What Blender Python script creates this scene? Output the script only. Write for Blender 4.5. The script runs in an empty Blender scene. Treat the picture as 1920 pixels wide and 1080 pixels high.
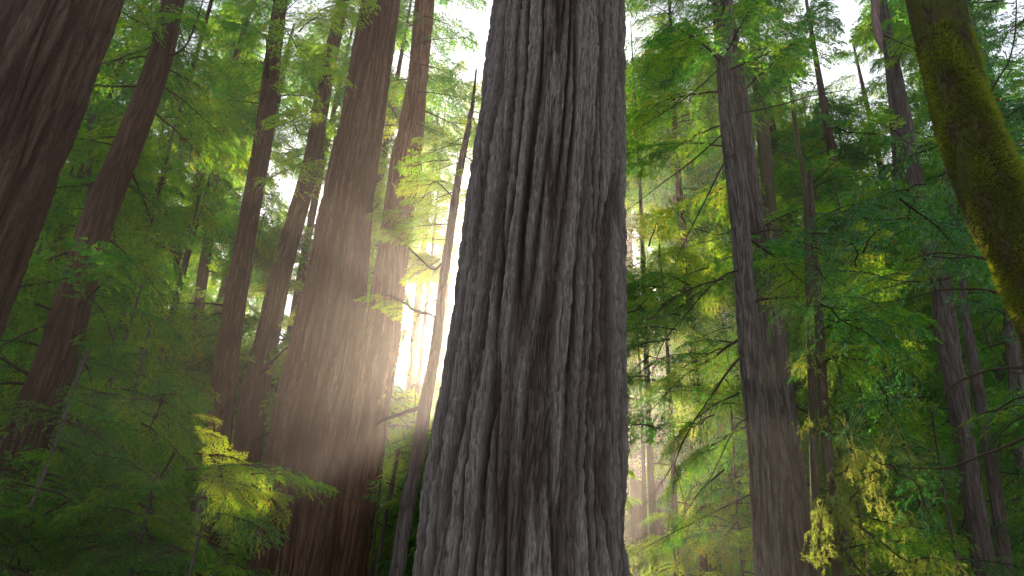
import bpy, math, random
import numpy as np
from mathutils import Matrix, Vector
C = bpy.context.scene
# ------------------------------------------------------------------ camera
W0, H0, FPX = 1920.0, 1080.0, 1663.0
CAM = np.array([0.0, 0.0, 1.6])
_vx, _vy = 120.0, 2740.0
_p = math.asin(FPX/math.sqrt(_vx**2+_vy**2+FPX**2)); _a = math.atan2(_vx, _vy)
FWD = np.array([0, math.cos(_p), math.sin(_p)])
_R0 = np.array([1.0, 0, 0]); _U0 = np.array([0, -math.sin(_p), math.cos(_p)])
RGT = math.cos(_a)*_R0+math.sin(_a)*_U0; UPV = math.cos(_a)*_U0-math.sin(_a)*_R0
cd = bpy.data.cameras.new('camera'); cam = bpy.data.objects.new('camera', cd); C.collection.objects.link(cam)
cd.sensor_width = 36; cd.lens = 36*FPX/W0; cd.clip_start = 0.05; cd.clip_end = 2000
cam.matrix_world = Matrix(((RGT[0], UPV[0], -FWD[0], CAM[0]), (RGT[1], UPV[1], -FWD[1], CAM[1]), (RGT[2], UPV[2], -FWD[2], CAM[2]), (0, 0, 0, 1)))
C.camera = cam

def ray(px, py):
    return FWD+RGT*((px-W0/2)/FPX)+UPV*((H0/2-py)/FPX)
def at(px, py, D):                      # point where the view ray meets the vertical plane y = D
    d = ray(px, py); return CAM+d*(D/d[1])
def depth(P): return float(np.dot(P-CAM, FWD))
def proj(P):                            # (n,3) -> px, py, depth
    q = np.atleast_2d(P)-CAM; z = np.maximum(q@FWD, 0.05)
    return W0/2+FPX*(q@RGT)/z, H0/2-FPX*(q@UPV)/z, z

# ------------------------------------------------------------------ light
SUNPX = (985, 700)
s = ray(*SUNPX); s = s/np.linalg.norm(s)
SUN_EL = math.asin(s[2]); SUN_AZ = math.atan2(s[0], s[1])
w = bpy.data.worlds.new('World'); C.world = w; w.use_nodes = True
nt = w.node_tree; nt.nodes.clear()
sky = nt.nodes.new('ShaderNodeTexSky'); sky.sky_type = 'NISHITA'; sky.sun_disc = False
sky.sun_elevation = SUN_EL; sky.sun_rotation = SUN_AZ; sky.air_density = 1.0; sky.dust_density = 1.5; sky.ozone_density = 1.0
bg = nt.nodes.new('ShaderNodeBackground'); bg.inputs[1].default_value = 0.10
wo = nt.nodes.new('ShaderNodeOutputWorld'); hs = nt.nodes.new('ShaderNodeHueSaturation'); hs.inputs['Saturation'].default_value = 0.5
nt.links.new(sky.outputs[0], hs.inputs['Color']); nt.links.new(hs.outputs[0], bg.inputs[0]); nt.links.new(bg.outputs[0], wo.inputs[0])
ld = bpy.data.lights.new('sun', 'SUN'); ld.energy = 5.0; ld.angle = math.radians(0.5); ld.color = (1.0, 0.79, 0.58)
sun = bpy.data.objects.new('sun', ld); C.collection.objects.link(sun)
sun.rotation_euler = Vector(s).to_track_quat('Z', 'Y').to_euler(); sun.location = (0, 60, 90)
C.view_settings.view_transform = 'Standard'; C.view_settings.look = 'None'; C.view_settings.gamma = 1
C.view_settings.exposure = 1.62
cy = C.cycles
C.render.engine = 'CYCLES'
cy.use_denoising = True; cy.max_bounces = 6; cy.diffuse_bounces = 3; cy.glossy_bounces = 2; cy.transmission_bounces = 4
cy.volume_bounces = 0; cy.sample_clamp_indirect = 2.5; cy.use_adaptive_sampling = False; cy.caustics_reflective = False; cy.caustics_refractive = False

# ------------------------------------------------------------------ helpers
rng = np.random.default_rng(7)
COL = C.collection

def link(o, parent=None):
    COL.objects.link(o)
    if parent is not None: o.parent = parent
    return o
def thing(name, label, cat, loc, group=None):
    o = bpy.data.objects.new(name, None); o.empty_display_size = 0.5; COL.objects.link(o)
    o.location = loc; o['label'] = label; o['category'] = cat
    if group: o['group'] = group
    return o
def mesh_np(name, V, F, mats, midx=None, tint=None, smooth=True, attr='tint', vattr=None):
    me = bpy.data.meshes.new(name); n = len(F)
    me.vertices.add(len(V)); me.vertices.foreach_set('co', np.asarray(V, np.float32).ravel())
    me.loops.add(n*4); me.loops.foreach_set('vertex_index', np.asarray(F, np.int32).ravel())
    me.polygons.add(n); me.polygons.foreach_set('loop_start', np.arange(0, n*4, 4, dtype=np.int32))
    try: me.polygons.foreach_set('loop_total', np.full(n, 4, np.int32))
    except Exception: pass
    for m in mats: me.materials.append(m)
    if midx is not None: me.polygons.foreach_set('material_index', np.asarray(midx, np.int32))
    if tint is not None:
        a = me.attributes.new(attr, 'FLOAT', 'FACE'); a.data.foreach_set('value', np.asarray(tint, np.float32))
    if vattr is not None:
        a = me.attributes.new('furrow', 'FLOAT', 'POINT'); a.data.foreach_set('value', np.asarray(vattr, np.float32))
    me.update(calc_edges=True); me.validate()
    me.polygons.foreach_set('use_smooth', np.full(len(me.polygons), smooth, bool))
    return me
class MB:                               # collects quads
    def __init__(s): s.V = []; s.F = []; s.M = []; s.T = []; s.n = 0
    def add(s, V, F, m=0, t=None):
        V = np.asarray(V, float); F = np.asarray(F, int)
        s.V.append(V); s.F.append(F+s.n); s.n += len(V); s.M.append(np.full(len(F), m))
        s.T.append(np.full(len(F), 0.5) if t is None else np.asarray(t))
    def mesh(s, name, mats, smooth=True):
        return mesh_np(name, np.concatenate(s.V), np.concatenate(s.F), mats, np.concatenate(s.M), np.concatenate(s.T), smooth)
def nrm(v): return v/np.maximum(np.linalg.norm(v, axis=-1, keepdims=True), 1e-9)

# perlin noise, vectorised
_perm = np.random.default_rng(3).permutation(256); _perm = np.concatenate([_perm, _perm, _perm])
_grad = nrm(np.random.default_rng(5).normal(size=(256, 3)))
def noise(P):
    P = np.asarray(P, float); i = np.floor(P).astype(int); f = P-i; i &= 255
    u = f*f*f*(f*(f*6-15)+10); r = 0
    for a in (0, 1):
        for b in (0, 1):
            for c in (0, 1):
                g = _grad[_perm[_perm[_perm[(i[..., 0]+a) & 255]+((i[..., 1]+b) & 255)]+((i[..., 2]+c) & 255)]]
                d = (g*(f-np.array([a, b, c]))).sum(-1)
                r = r+d*(u[..., 0] if a else 1-u[..., 0])*(u[..., 1] if b else 1-u[..., 1])*(u[..., 2] if c else 1-u[..., 2])
    return r*1.6
def sstep(a, b, x):
    t = np.clip((x-a)/(b-a), 0, 1); return t*t*(3-2*t)

def tube(P, R, k=6, seed=0):            # rings along a curve, open ends closed by a point-like ring
    P = np.asarray(P, float); R = np.asarray(R, float); n = len(P)
    T = nrm(np.gradient(P, axis=0)); up = np.array([0.0, 0, 1]) if abs(T[:, 2]).mean() < 0.8 else np.array([1.0, 0, 0])
    A = nrm(np.cross(T, up)); B = np.cross(T, A)
    th = np.arange(k)*2*math.pi/k
    V = P[:, None]+R[:, None, None]*(A[:, None]*np.cos(th)[None, :, None]+B[:, None]*np.sin(th)[None, :, None])
    i = np.arange(n-1)[:, None]*k; j = np.arange(k)[None]; j2 = (j+1) % k
    F = np.stack([i+j, i+j2, i+k+j2, i+k+j], -1).reshape(-1, 4)
    return V.reshape(-1, 3), F
def spline(pts, n):                     # Catmull-Rom through rows of pts
    P = np.asarray(pts, float); P = np.vstack([2*P[0]-P[1], P, 2*P[-1]-P[-2]]); m = len(P)-3
    t = np.linspace(0, m, n); i = np.minimum(t.astype(int), m-1); f = (t-i)[:, None]
    a, b, c, d = P[i], P[i+1], P[i+2], P[i+3]
    return 0.5*(2*b+(c-a)*f+(2*a-5*b+4*c-d)*f**2+(3*b-a-3*c+d)*f**3)

# ------------------------------------------------------------------ materials
def mat(name):
    m = bpy.data.materials.new(name); m.use_nodes = True; t = m.node_tree; t.nodes.clear()
    return m, t, t.nodes.new('ShaderNodeOutputMaterial')
def ramp(t, stops):
    r = t.nodes.new('ShaderNodeValToRGB'); e = r.color_ramp.elements
    while len(e) < len(stops): e.new(0.5)
    for k, (p, c) in enumerate(stops): e[k].position = p; e[k].color = (*c, 1)
    return r
def tnoise(t, vec, scale, detail=4, rough=0.55):
    n = t.nodes.new('ShaderNodeTexNoise'); n.inputs['Scale'].default_value = scale; n.inputs['Detail'].default_value = detail
    n.inputs['Roughness'].default_value = rough; t.links.new(vec, n.inputs['Vector']); return n
def mapped(t, sc):
    tc = t.nodes.new('ShaderNodeTexCoord'); mp = t.nodes.new('ShaderNodeMapping'); mp.inputs['Scale'].default_value = sc
    t.links.new(tc.outputs['Object'], mp.inputs['Vector']); return mp.outputs['Vector']
def mixc(t, fac, a, b):
    m = t.nodes.new('ShaderNodeMix'); m.data_type = 'RGBA'
    for sock, v in ((m.inputs[0], fac), (m.inputs[6], a), (m.inputs[7], b)):
        if hasattr(v, 'links'): t.links.new(v, sock)
        else: sock.default_value = v if not isinstance(v, tuple) else (*v, 1)
    return m.outputs[2]
def bark(name, ridge, deep, fibre=1.0, bump=0.6, moss=None, moss_at=0.55, patch=0.75):
    m, t, out = mat(name); b = t.nodes.new('ShaderNodeBsdfPrincipled'); b.inputs['Roughness'].default_value = 0.9
    b.inputs['Specular IOR Level'].default_value = 0.15
    fine = tnoise(t, mapped(t, (34*fibre, 34*fibre, 2.2*fibre)), 1.0, 8, 0.72)
    mid = tnoise(t, mapped(t, (6, 6, 0.3)), 1.0, 6, 0.65)
    at_ = t.nodes.new('ShaderNodeAttribute'); at_.attribute_name = 'furrow'
    c1 = ramp(t, [(0.36, tuple(x*0.42 for x in ridge)), (0.5, ridge), (0.64, tuple(min(1, x*1.6) for x in ridge))])
    t.links.new(fine.outputs[0], c1.inputs[0])
    c2 = ramp(t, [(0.35, tuple(x*0.7 for x in deep)), (0.65, tuple(x*1.25 for x in deep))])
    t.links.new(fine.outputs[0], c2.inputs[0])
    c = mixc(t, at_.outputs['Fac'], c2.outputs[0], c1.outputs[0])
    pr = ramp(t, [(0.42, (0, 0, 0)), (0.62, (patch, patch, patch))]); t.links.new(mid.outputs[0], pr.inputs[0])
    c = mixc(t, pr.outputs[0], c, deep)
    if moss:
        mn = tnoise(t, mapped(t, (3, 3, 1.2)), 1.5, 6, 0.7); mr = ramp(t, [(moss_at, (0, 0, 0)), (moss_at+0.12, (1, 1, 1))])
        t.links.new(mn.outputs[0], mr.inputs[0]); c = mixc(t, mr.outputs[0], c, moss)
    t.links.new(c, b.inputs['Base Color'])
    bp = t.nodes.new('ShaderNodeBump'); bp.inputs['Strength'].default_value = bump; bp.inputs['Distance'].default_value = 0.035
    t.links.new(fine.outputs[0], bp.inputs['Height']); t.links.new(bp.outputs[0], b.inputs['Normal'])
    t.links.new(b.outputs[0], out.inputs[0]); return m
def leafmat(name, refl, trans, fac=0.5, gloss=0.03):
    m, t, out = mat(name)
    a = t.nodes.new('ShaderNodeAttribute'); a.attribute_name = 'tint'
    oi = t.nodes.new('ShaderNodeObjectInfo')
    def mth(op, x, y, z=None):
        n = t.nodes.new('ShaderNodeMath'); n.operation = op
        for k, v in enumerate((x, y) if z is None else (x, y, z)):
            if hasattr(v, 'links'): t.links.new(v, n.inputs[k])
            else: n.inputs[k].default_value = v
        return n.outputs[0]
    f = a.outputs['Fac']; v = mth('MINIMUM', mth('ADD', f, mth('MULTIPLY_ADD', oi.outputs['Random'], 0.6, -0.28)), 0.93)
    v = mth('MAXIMUM', v, mth('MULTIPLY', mth('GREATER_THAN', f, 0.94), f))
    cr, ct = ramp(t, refl), ramp(t, trans)
    t.links.new(v, cr.inputs[0]); t.links.new(v, ct.inputs[0])
    d = t.nodes.new('ShaderNodeBsdfDiffuse'); tr = t.nodes.new('ShaderNodeBsdfTranslucent'); mx = t.nodes.new('ShaderNodeMixShader')
    mx.inputs[0].default_value = fac
    t.links.new(cr.outputs[0], d.inputs[0]); t.links.new(ct.outputs[0], tr.inputs[0])
    t.links.new(d.outputs[0], mx.inputs[1]); t.links.new(tr.outputs[0], mx.inputs[2])
    g = t.nodes.new('ShaderNodeBsdfGlossy'); g.inputs['Roughness'].default_value = 0.45; g.inputs[0].default_value = (0.8, 0.9, 1, 1)
    m2 = t.nodes.new('ShaderNodeMixShader'); m2.inputs[0].default_value = gloss
    t.links.new(mx.outputs[0], m2.inputs[1]); t.links.new(g.outputs[0], m2.inputs[2]); t.links.new(m2.outputs[0], out.inputs[0])
    return m
M_BARK0 = bark('redwood_bark_grey', (0.315, 0.262, 0.235), (0.085, 0.056, 0.040), 1.5, 1.0, patch=0.3)
M_BARK1 = bark('redwood_bark_brown', (0.115, 0.070, 0.047), (0.048, 0.024, 0.013), 0.7, 0.8)
M_BARK5 = bark('redwood_bark_red', (0.155, 0.088, 0.058), (0.065, 0.030, 0.015), 0.7, 0.8)
M_BARK6 = bark('conifer_bark_grey', (0.20, 0.172, 0.155), (0.075, 0.055, 0.042), 0.9, 0.9, patch=0.4)
M_BARK7 = bark('conifer_bark_brown', (0.165, 0.138, 0.124), (0.065, 0.047, 0.037), 0.9, 0.9)
M_BARK8 = bark('redwood_bark_rust', (0.24, 0.125, 0.075), (0.10, 0.042, 0.020), 0.7, 0.8)
M_BARK2 = bark('fir_bark', (0.15, 0.12, 0.108), (0.07, 0.05, 0.038), 0.9, 0.8)
M_BARK3 = bark('mossy_bark', (0.085, 0.058, 0.036), (0.06, 0.038, 0.02), 1.3, 1.0, (0.085, 0.09, 0.012), 0.42)
M_BARKG = bark('greenish_bark', (0.13, 0.10, 0.07), (0.08, 0.06, 0.035), 1.0, 0.8, (0.07, 0.08, 0.02), 0.5)
M_TWIG = bark('twig_bark', (0.10, 0.08, 0.06), (0.07, 0.05, 0.035), 2.0, 0.3)
M_TWIG['k'] = 1
G1 = [(0.0, (0.010, 0.070, 0.024)), (0.45, (0.030, 0.135, 0.016)), (0.85, (0.095, 0.20, 0.010)), (0.965, (0.14, 0.20, 0.01)), (1.0, (0.28, 0.10, 0.02))]
T1 = [(0.0, (0.05, 0.32, 0.03)), (0.45, (0.22, 0.60, 0.02)), (0.85, (0.56, 0.80, 0.02)), (0.965, (0.80, 0.80, 0.03)), (1.0, (0.8, 0.30, 0.04))]
M_LEAF = leafmat('redwood_needles', G1, T1, 0.5)
M_YELL = leafmat('sun_painted_leaves', [(0, (0.03, 0.11, 0.012)), (0.5, (0.055, 0.15, 0.012)), (0.93, (0.13, 0.18, 0.015)), (1, (0.30, 0.12, 0.02))],
                 [(0, (0.28, 0.62, 0.03)), (0.5, (0.52, 0.78, 0.03)), (0.93, (0.80, 0.82, 0.05)), (1, (0.9, 0.40, 0.05))], 0.6)  # backlit yellow-green painted into the leaf colour
M_BROAD = leafmat('broad_leaves', [(0, (0.014, 0.07, 0.014)), (0.5, (0.022, 0.11, 0.014)), (0.93, (0.05, 0.15, 0.015)), (0.97, (0.35, 0.16, 0.01)), (1, (0.45, 0.05, 0.01))],
                  [(0, (0.04, 0.25, 0.02)), (0.5, (0.09, 0.40, 0.02)), (0.93, (0.30, 0.55, 0.03)), (0.97, (0.8, 0.45, 0.02)), (1, (0.8, 0.12, 0.02))], 0.5, 0.08)
M_MOSS = leafmat('hanging_moss', [(0, (0.12, 0.18, 0.03)), (1, (0.32, 0.36, 0.06))], [(0, (0.40, 0.55, 0.05)), (1, (0.82, 0.85, 0.16))], 0.5, 0.01)
M_DMOSS = leafmat('trunk_moss', [(0, (0.075, 0.07, 0.014)), (0.5, (0.13, 0.135, 0.018)), (1, (0.20, 0.23, 0.025))], [(0, (0.16, 0.17, 0.02)), (1, (0.5, 0.58, 0.04))], 0.45, 0.0)

# ------------------------------------------------------------------ prototypes of boughs
def strips(b, d, l, wd, n=None):        # kites: base b, direction d, length l, width wd
    up = np.tile([0.0, 0, 1], (len(b), 1)) if n is None else n
    p = nrm(np.cross(d, up)); l = l[:, None]; wd = wd[:, None]
    V = np.stack([b, b+d*l*0.5+p*wd*0.5, b+d*l, b+d*l*0.5-p*wd*0.5], 1).reshape(-1, 3)
    F = np.arange(len(b)*4).reshape(-1, 4); return V, F
def conifer_bough(r, L, nsec, nter, nleaf, ll, lw, droop=0.25, bare=0.1, wood=1, orange=0.006):
    mb = MB(); n = 12; t = np.linspace(0, 1, n)
    wob = r.normal(0, 0.02*L, (n, 3)).cumsum(0)*0.35; wob[0] = 0
    main = np.stack([L*t, 0*t, 0.10*L*t-droop*L*t**2], 1)+wob
    mb.add(*tube(main, np.linspace(0.012*L**0.8+0.006, 0.003, n), 5), 0)
    ts = np.linspace(bare, 1, nsec)+r.normal(0, 0.01, nsec); ts = np.clip(ts, 0.03, 1)
    B, D_, LL, TT = [], [], [], []
    for k, tt in enumerate(ts):
        i = min(int(tt*(n-1)), n-2); f = tt*(n-1)-i; p0 = main[i]*(1-f)+main[i+1]*f; dm = nrm(main[i+1]-main[i])
        side = 1 if k % 2 else -1
        ang = math.radians(r.uniform(42, 68)) if k < nsec-1 else 0
        lat = np.array([-dm[1], dm[0], 0.0])*side
        d0 = nrm(dm*math.cos(ang)+lat*math.sin(ang)+np.array([0, 0, r.normal(-0.05, 0.18)]))
        ls = L*(0.10+0.36*(1-tt)**0.75*min(1, 0.35+tt*2.2))*r.uniform(0.7, 1.2)
        m = 6; s_ = np.linspace(0, 1, m)
        sec = p0+d0*ls*s_[:, None]+np.array([0, 0, -1])*(ls*r.uniform(0.1, 0.45))*(s_**2)[:, None]+dm*(0.2*ls)*(s_**2)[:, None]
        if wood: mb.add(*tube(sec, np.linspace(0.0035*L**0.6+0.002, 0.0015, m), 3), 0)
        js = np.linspace(0.12, 1, nter); tint0 = r.normal(0.42, 0.16)
        for q, sj in enumerate(js):
            i2 = min(int(sj*(m-1)), m-2); f2 = sj*(m-1)-i2; p1 = sec[i2]*(1-f2)+sec[i2+1]*f2; ds = nrm(sec[i2+1]-sec[i2])
            sd = 1 if q % 2 else -1; a2 = math.radians(r.uniform(35, 62)) if q < nter-1 else 0
            l2 = np.array([-ds[1], ds[0], 0.0])*sd
            dd = nrm(ds*math.cos(a2)+l2*math.sin(a2)+np.array([0, 0, r.normal(-0.16, 0.2)]))
            B.append(p1); D_.append(dd); LL.append(ls*0.38*(1-0.6*sj)*r.uniform(0.6, 1.3)+ll*0.7); TT.append(tint0+r.normal(0, 0.1))
    B = np.array(B); D_ = np.array(D_); LL = np.array(LL); TT = np.array(TT); N = len(B)
    if wood > 1: 
        nn = nrm(np.cross(D_, r.normal(size=(N, 3))))
        mb.add(*strips(B, D_, LL, np.full(N, 0.005), nn), 0)
    u = np.linspace(0.08, 1, nleaf)
    up = nrm(np.stack([r.normal(0, 0.3, N), r.normal(0, 0.3, N), np.ones(N)], 1))
    P = nrm(np.cross(D_, up))
    for sd in (-1, 1):
        b = (B[:, None]+D_[:, None]*(LL[:, None]*u[None])[..., None]).reshape(-1, 3)
        b[:, 2] -= (np.tile(u**2, N)*np.repeat(LL, nleaf)*0.25)
        a = r.uniform(0.65, 1.05, N*nleaf)[:, None]
        d = nrm(np.repeat(D_, nleaf, 0)*np.cos(a)+sd*np.repeat(P, nleaf, 0)*np.sin(a)+r.normal(0, 0.13, (N*nleaf, 3)))
        l = ll*r.uniform(0.6, 1.15, N*nleaf)*(1-0.45*np.tile(u, N)**2)
        keep = r.random(N*nleaf) > 0.12
        tt = np.clip(np.repeat(TT, nleaf)+r.normal(0, 0.07, N*nleaf), 0, 0.93)
        tt = np.where(np.repeat(r.random(N) < orange, nleaf), r.uniform(0.95, 1, N*nleaf), tt)
        V, F = strips(b[keep], d[keep], l[keep], lw*r.uniform(0.8, 1.2, keep.sum()), nrm(np.repeat(up, nleaf, 0)+r.normal(0, 0.3, (N*nleaf, 3)))[keep])
        mb.add(V, F, 1, tt[keep])
    return mb
def broad_bough(r, L, nsec, nleaf, ll, lw):
    mb = MB(); n = 10; t = np.linspace(0, 1, n)
    wob = r.normal(0, 0.03*L, (n, 3)).cumsum(0)*0.5; wob[0] = 0
    main = np.stack([L*t, 0*t, 0.15*L*t-0.3*L*t**2], 1)+wob
    mb.add(*tube(main, np.linspace(0.009*L, 0.002, n), 5), 0)
    B, D_ = [], []
    for k in range(nsec):
        tt = 0.08+0.92*k/(nsec-1); i = min(int(tt*(n-1)), n-2); p0 = main[i]+(main[i+1]-main[i])*(tt*(n-1)-i); dm = nrm(main[i+1]-main[i])
        az = r.uniform(0, 2*math.pi); lat = np.array([-dm[1], dm[0], 0.0])*(1 if k % 2 else -1)
        d0 = nrm(dm*r.uniform(0.4, 1)+lat*r.uniform(0.5, 1.0)+np.array([0, 0, r.normal(0, 0.35)])); ls = L*r.uniform(0.16, 0.4)*(1.1-0.6*tt)
        m = 5; s_ = np.linspace(0, 1, m); sec = p0+d0*ls*s_[:, None]-np.array([0, 0, 0.25*ls])*(s_**2)[:, None]+r.normal(0, 0.02*ls, (m, 3))*s_[:, None]
        mb.add(*tube(sec, np.linspace(0.004, 0.0015, m), 3), 0)
        for q in range(nleaf):
            sj = (q+1)/nleaf; i2 = min(int(sj*(m-1)), m-2); p1 = sec[i2]+(sec[i2+1]-sec[i2])*(sj*(m-1)-i2)
            ds = nrm(sec[i2+1]-sec[i2]); l2 = np.array([-ds[1], ds[0], 0.0])*(1 if q % 2 else -1)
            B.append(p1); D_.append(nrm(ds*r.uniform(0.3, 1.1)+l2*r.uniform(0.4, 1)+np.array([0, 0, r.normal(-0.25, 0.35)])))
    B = np.array(B); D_ = np.array(D_); N = len(B)
    up = nrm(np.stack([r.normal(0, 0.45, N), r.normal(0, 0.45, N), np.ones(N)], 1)); P = nrm(np.cross(D_, up)); Nn = np.cross(P, D_)
    l = (ll*r.uniform(0.6, 1.2, N))[:, None]; w_ = (lw*r.uniform(0.8, 1.2, N))[:, None]; fold = w_*0.22
    mid = B+D_*l*0.5-Nn*l*0.05; tip = B+D_*l-Nn*l*0.16
    q = B+D_*l*0.28; q2 = B+D_*l*0.72-Nn*l*0.07
    V = np.stack([B, q+P*w_*0.42+Nn*fold, q2+P*w_*0.42+Nn*fold*0.8, tip, q-P*w_*0.42+Nn*fold, q2-P*w_*0.42+Nn*fold*0.8], 1).reshape(-1, 3)
    i = np.arange(N)[:, None]*6; F = np.concatenate([i+np.array([[0, 1, 2, 3]]), i+np.array([[0, 3, 5, 4]])])
    tt = np.clip(r.normal(0.42, 0.18, N), 0, 0.9); tt = np.where(r.random(N) < 0.012, r.uniform(0.96, 1, N), tt)
    mb.add(V, F, 1, np.concatenate([tt, tt])); return mb
NEAR = [conifer_bough(rng, 2.2, 24, 9, 9, 0.050, 0.016, 0.22, 0.12, 2).mesh('near_bough', [M_TWIG, M_LEAF], False) for _ in range(5)]
MID = [conifer_bough(rng, 3.6, 24, 8, 8, 0.105, 0.036, 0.3, 0.14, 1).mesh('mid_bough', [M_TWIG, M_LEAF], False) for _ in range(6)]
FAR = [conifer_bough(rng, 5.2, 22, 7, 6, 0.27, 0.10, 0.3, 0.12, 1).mesh('far_bough', [M_TWIG, M_LEAF], False) for _ in range(5)]
BROAD = [broad_bough(rng, 1.8, 22, 8, 0.095, 0.038).mesh('broad_bough', [M_TWIG, M_BROAD], False) for _ in range(5)]
MIDY = [conifer_bough(rng, 3.6, 24, 8, 8, 0.105, 0.040, 0.3, 0.14, 1, 0.02).mesh('sun_painted_bough', [M_TWIG, M_YELL], False) for _ in range(4)]
NEARY = [conifer_bough(rng, 2.2, 24, 9, 9, 0.055, 0.020, 0.25, 0.12, 2, 0.04).mesh('sun_painted_spray', [M_TWIG, M_YELL], False) for _ in range(3)]
PL = {'midy': (MIDY, 3.6), 'neary': (NEARY, 2.2), 'near': (NEAR, 2.2), 'mid': (MID, 3.6), 'far': (FAR, 5.2), 'broad': (BROAD, 1.8)}

# ------------------------------------------------------------------ trunks
PROTECT = []                            # [(centre-line px rows, y range), D]: what must stay visible of each trunk
def trunk_axis(pts, D, top, extra_dn=True):
    P = []; R = []
    for q in pts:
        d = q[3] if len(q) > 3 else D
        p = at(q[0], q[1], d); P.append(p); R.append(q[2]*depth(p)/FPX)
    P = np.array(P); R = np.array(R); o = np.argsort(P[:, 2]); P = P[o]; R = R[o]
    lo = P[1]-P[0]; k = P[0][2]/max(lo[2], 0.1); g = P[0]-lo*k*0.9; g[2] = -0.3
    rg = R[0]+max(0, (R[0]-R[1])/max(lo[2], .1))*P[0][2]+R[0]*0.12
    P = np.vstack([g, P]); R = np.append(rg, R)
    hi = P[-1]-P[-3]; k = (top-P[-1][2])/max(hi[2], 0.1)
    if k > 0.05:
        a = P[-1]+hi*k*0.5; b = P[-1]+hi*k; P = np.vstack([P, a, b]); R = np.append(R, [R[-1]*0.85, R[-1]*0.6])
    return P, R
def axis_at(ax, z):
    P, R = ax; return np.array([np.interp(z, P[:, 2], P[:, k]) for k in range(3)]), float(np.interp(z, P[:, 2], R))
def make_trunk(root, ax, m, nth=64, dz=0.12, zvis=(2, 20), lam=0.16, dep=0.03, flute=0.04, stretch=9, name='trunk', groove=0.0):
    P, R = ax; z0, z1 = P[0, 2], P[-1, 2]
    zs = [z0]
    while zs[-1] < z1: zs.append(zs[-1]+(dz if zvis[0] <= zs[-1] <= zvis[1] else dz*6))
    zs[-1] = z1; zs = np.array(zs)
    S = spline(np.column_stack([P, R]), 1200); S = S[np.argsort(S[:, 2])]
    cx = np.interp(zs, S[:, 2], S[:, 0]); cyy = np.interp(zs, S[:, 2], S[:, 1]); rr = np.interp(zs, S[:, 2], S[:, 3])
    th = np.arange(nth)*2*math.pi/nth; ct, st = np.cos(th), np.sin(th)
    rm = float(np.median(R)); sd = rng.uniform(0, 50)
    Z = zs[:, None]+0*th[None]; X = ct[None]*rm+0*Z; Y = st[None]*rm+0*Z
    wz = noise(np.stack([X*0.5+sd, Y*0.5, Z*0.10], -1)); w2 = noise(np.stack([X*2+9, Y*2+sd, Z*0.45], -1))
    w3 = noise(np.stack([X/(lam*.30)+5, Y/(lam*.30)+sd, Z/(lam*1.6)], -1))
    Xw = X+wz*lam*0.32+w2*lam*0.07+w3*lam*0.05; Yw = Y+wz*lam*0.3-w2*lam*0.07-w3*lam*0.05
    n1 = noise(np.stack([Xw/lam+sd, Yw/lam, Z/(lam*stretch)], -1))
    n2 = noise(np.stack([Xw/(lam*0.42)+3, Yw/(lam*0.42)+sd, Z/(lam*stretch*0.38)], -1))
    n3 = noise(np.stack([Xw/(lam*0.15)+sd, Yw/(lam*0.15)+7, Z/(lam*stretch*0.07)], -1))
    n4 = noise(np.stack([Xw/(lam*0.075)+sd, Yw/(lam*0.075)+3, Z/(lam*0.55)], -1))
    fl = noise(np.stack([X*1.5/rm+sd, Y*1.5/rm+4, Z*0.05], -1))
    r1 = sstep(0.0, 0.30, abs(n1)); r2 = sstep(0.0, 0.35, abs(n2)); r3 = sstep(0, 0.5, abs(n3))
    bark_h = 0.60*r1+0.22*r1*r2+0.17*r3+0.08*n4*r1
    off = dep*(bark_h-0.6)+flute*rm*fl
    if groove:
        nL = noise(np.stack([Xw/(lam*2.1)+sd+20, Yw/(lam*2.1), Z/(lam*2.1*stretch)], -1)); gm = sstep(0.0, 0.20, abs(nL)); off = off-groove*(1-gm)-groove*0.25; bark_h = bark_h*(0.35+0.65*gm)
    rad = np.maximum(rr[:, None]+off, 0.01)
    V = np.stack([cx[:, None]+rad*ct[None], cyy[:, None]+rad*st[None], Z], -1)
    n, k = len(zs), nth
    i = np.arange(n-1)[:, None]*k; j = np.arange(k)[None]; j2 = (j+1) % k
    F = np.stack([i+j, i+j2, i+k+j2, i+k+j], -1).reshape(-1, 4)
    V = V.reshape(-1, 3)-np.array(root.location)
    me = mesh_np(name, V, F, [m], smooth=True, vattr=np.clip(bark_h*1.15, 0, 1).ravel())
    return link(bpy.data.objects.new(name, me), root)
def protect(pts, D, y0=-50, y1=1100, mar=4):
    a = np.array([q[:3] for q in pts], float); a = a[np.argsort(a[:, 1])]; PROTECT.append((a, D, y0, y1, mar))
def blocked(P, extra=0.0, skip=None):   # is any of these points drawn over a protected trunk behind it
    x, y, z = proj(P)
    for a, D, y0, y1, mar in PROTECT:
        if D is skip: continue
        m = (P[:, 1] < D+0.2) & (y > y0) & (y < y1)
        if m.any():
            c = np.interp(y[m], a[:, 1], a[:, 0]); h = np.interp(y[m], a[:, 1], a[:, 2])
            if (abs(x[m]-c) < h+mar+extra).any(): return True
    return False
GAPS = [(882, 50, 28, 42, 0.9), (850, 250, 20, 30, 0.3), (866, 400, 14, 70, 0.8), (800, 650, 45, 50, 0.75), (850, 600, 18, 80, 0.6), (1575, 150, 70, 70, 0.5), (1540, 45, 45, 40, 0.45),
        (1650, 250, 40, 40, 0.25), (1180, 90, 14, 24, 0.7), (395, 60, 25, 30, 0.4), (330, 330, 25, 30, 0.3), (1180, 470, 14, 24, 0.6)]
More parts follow.
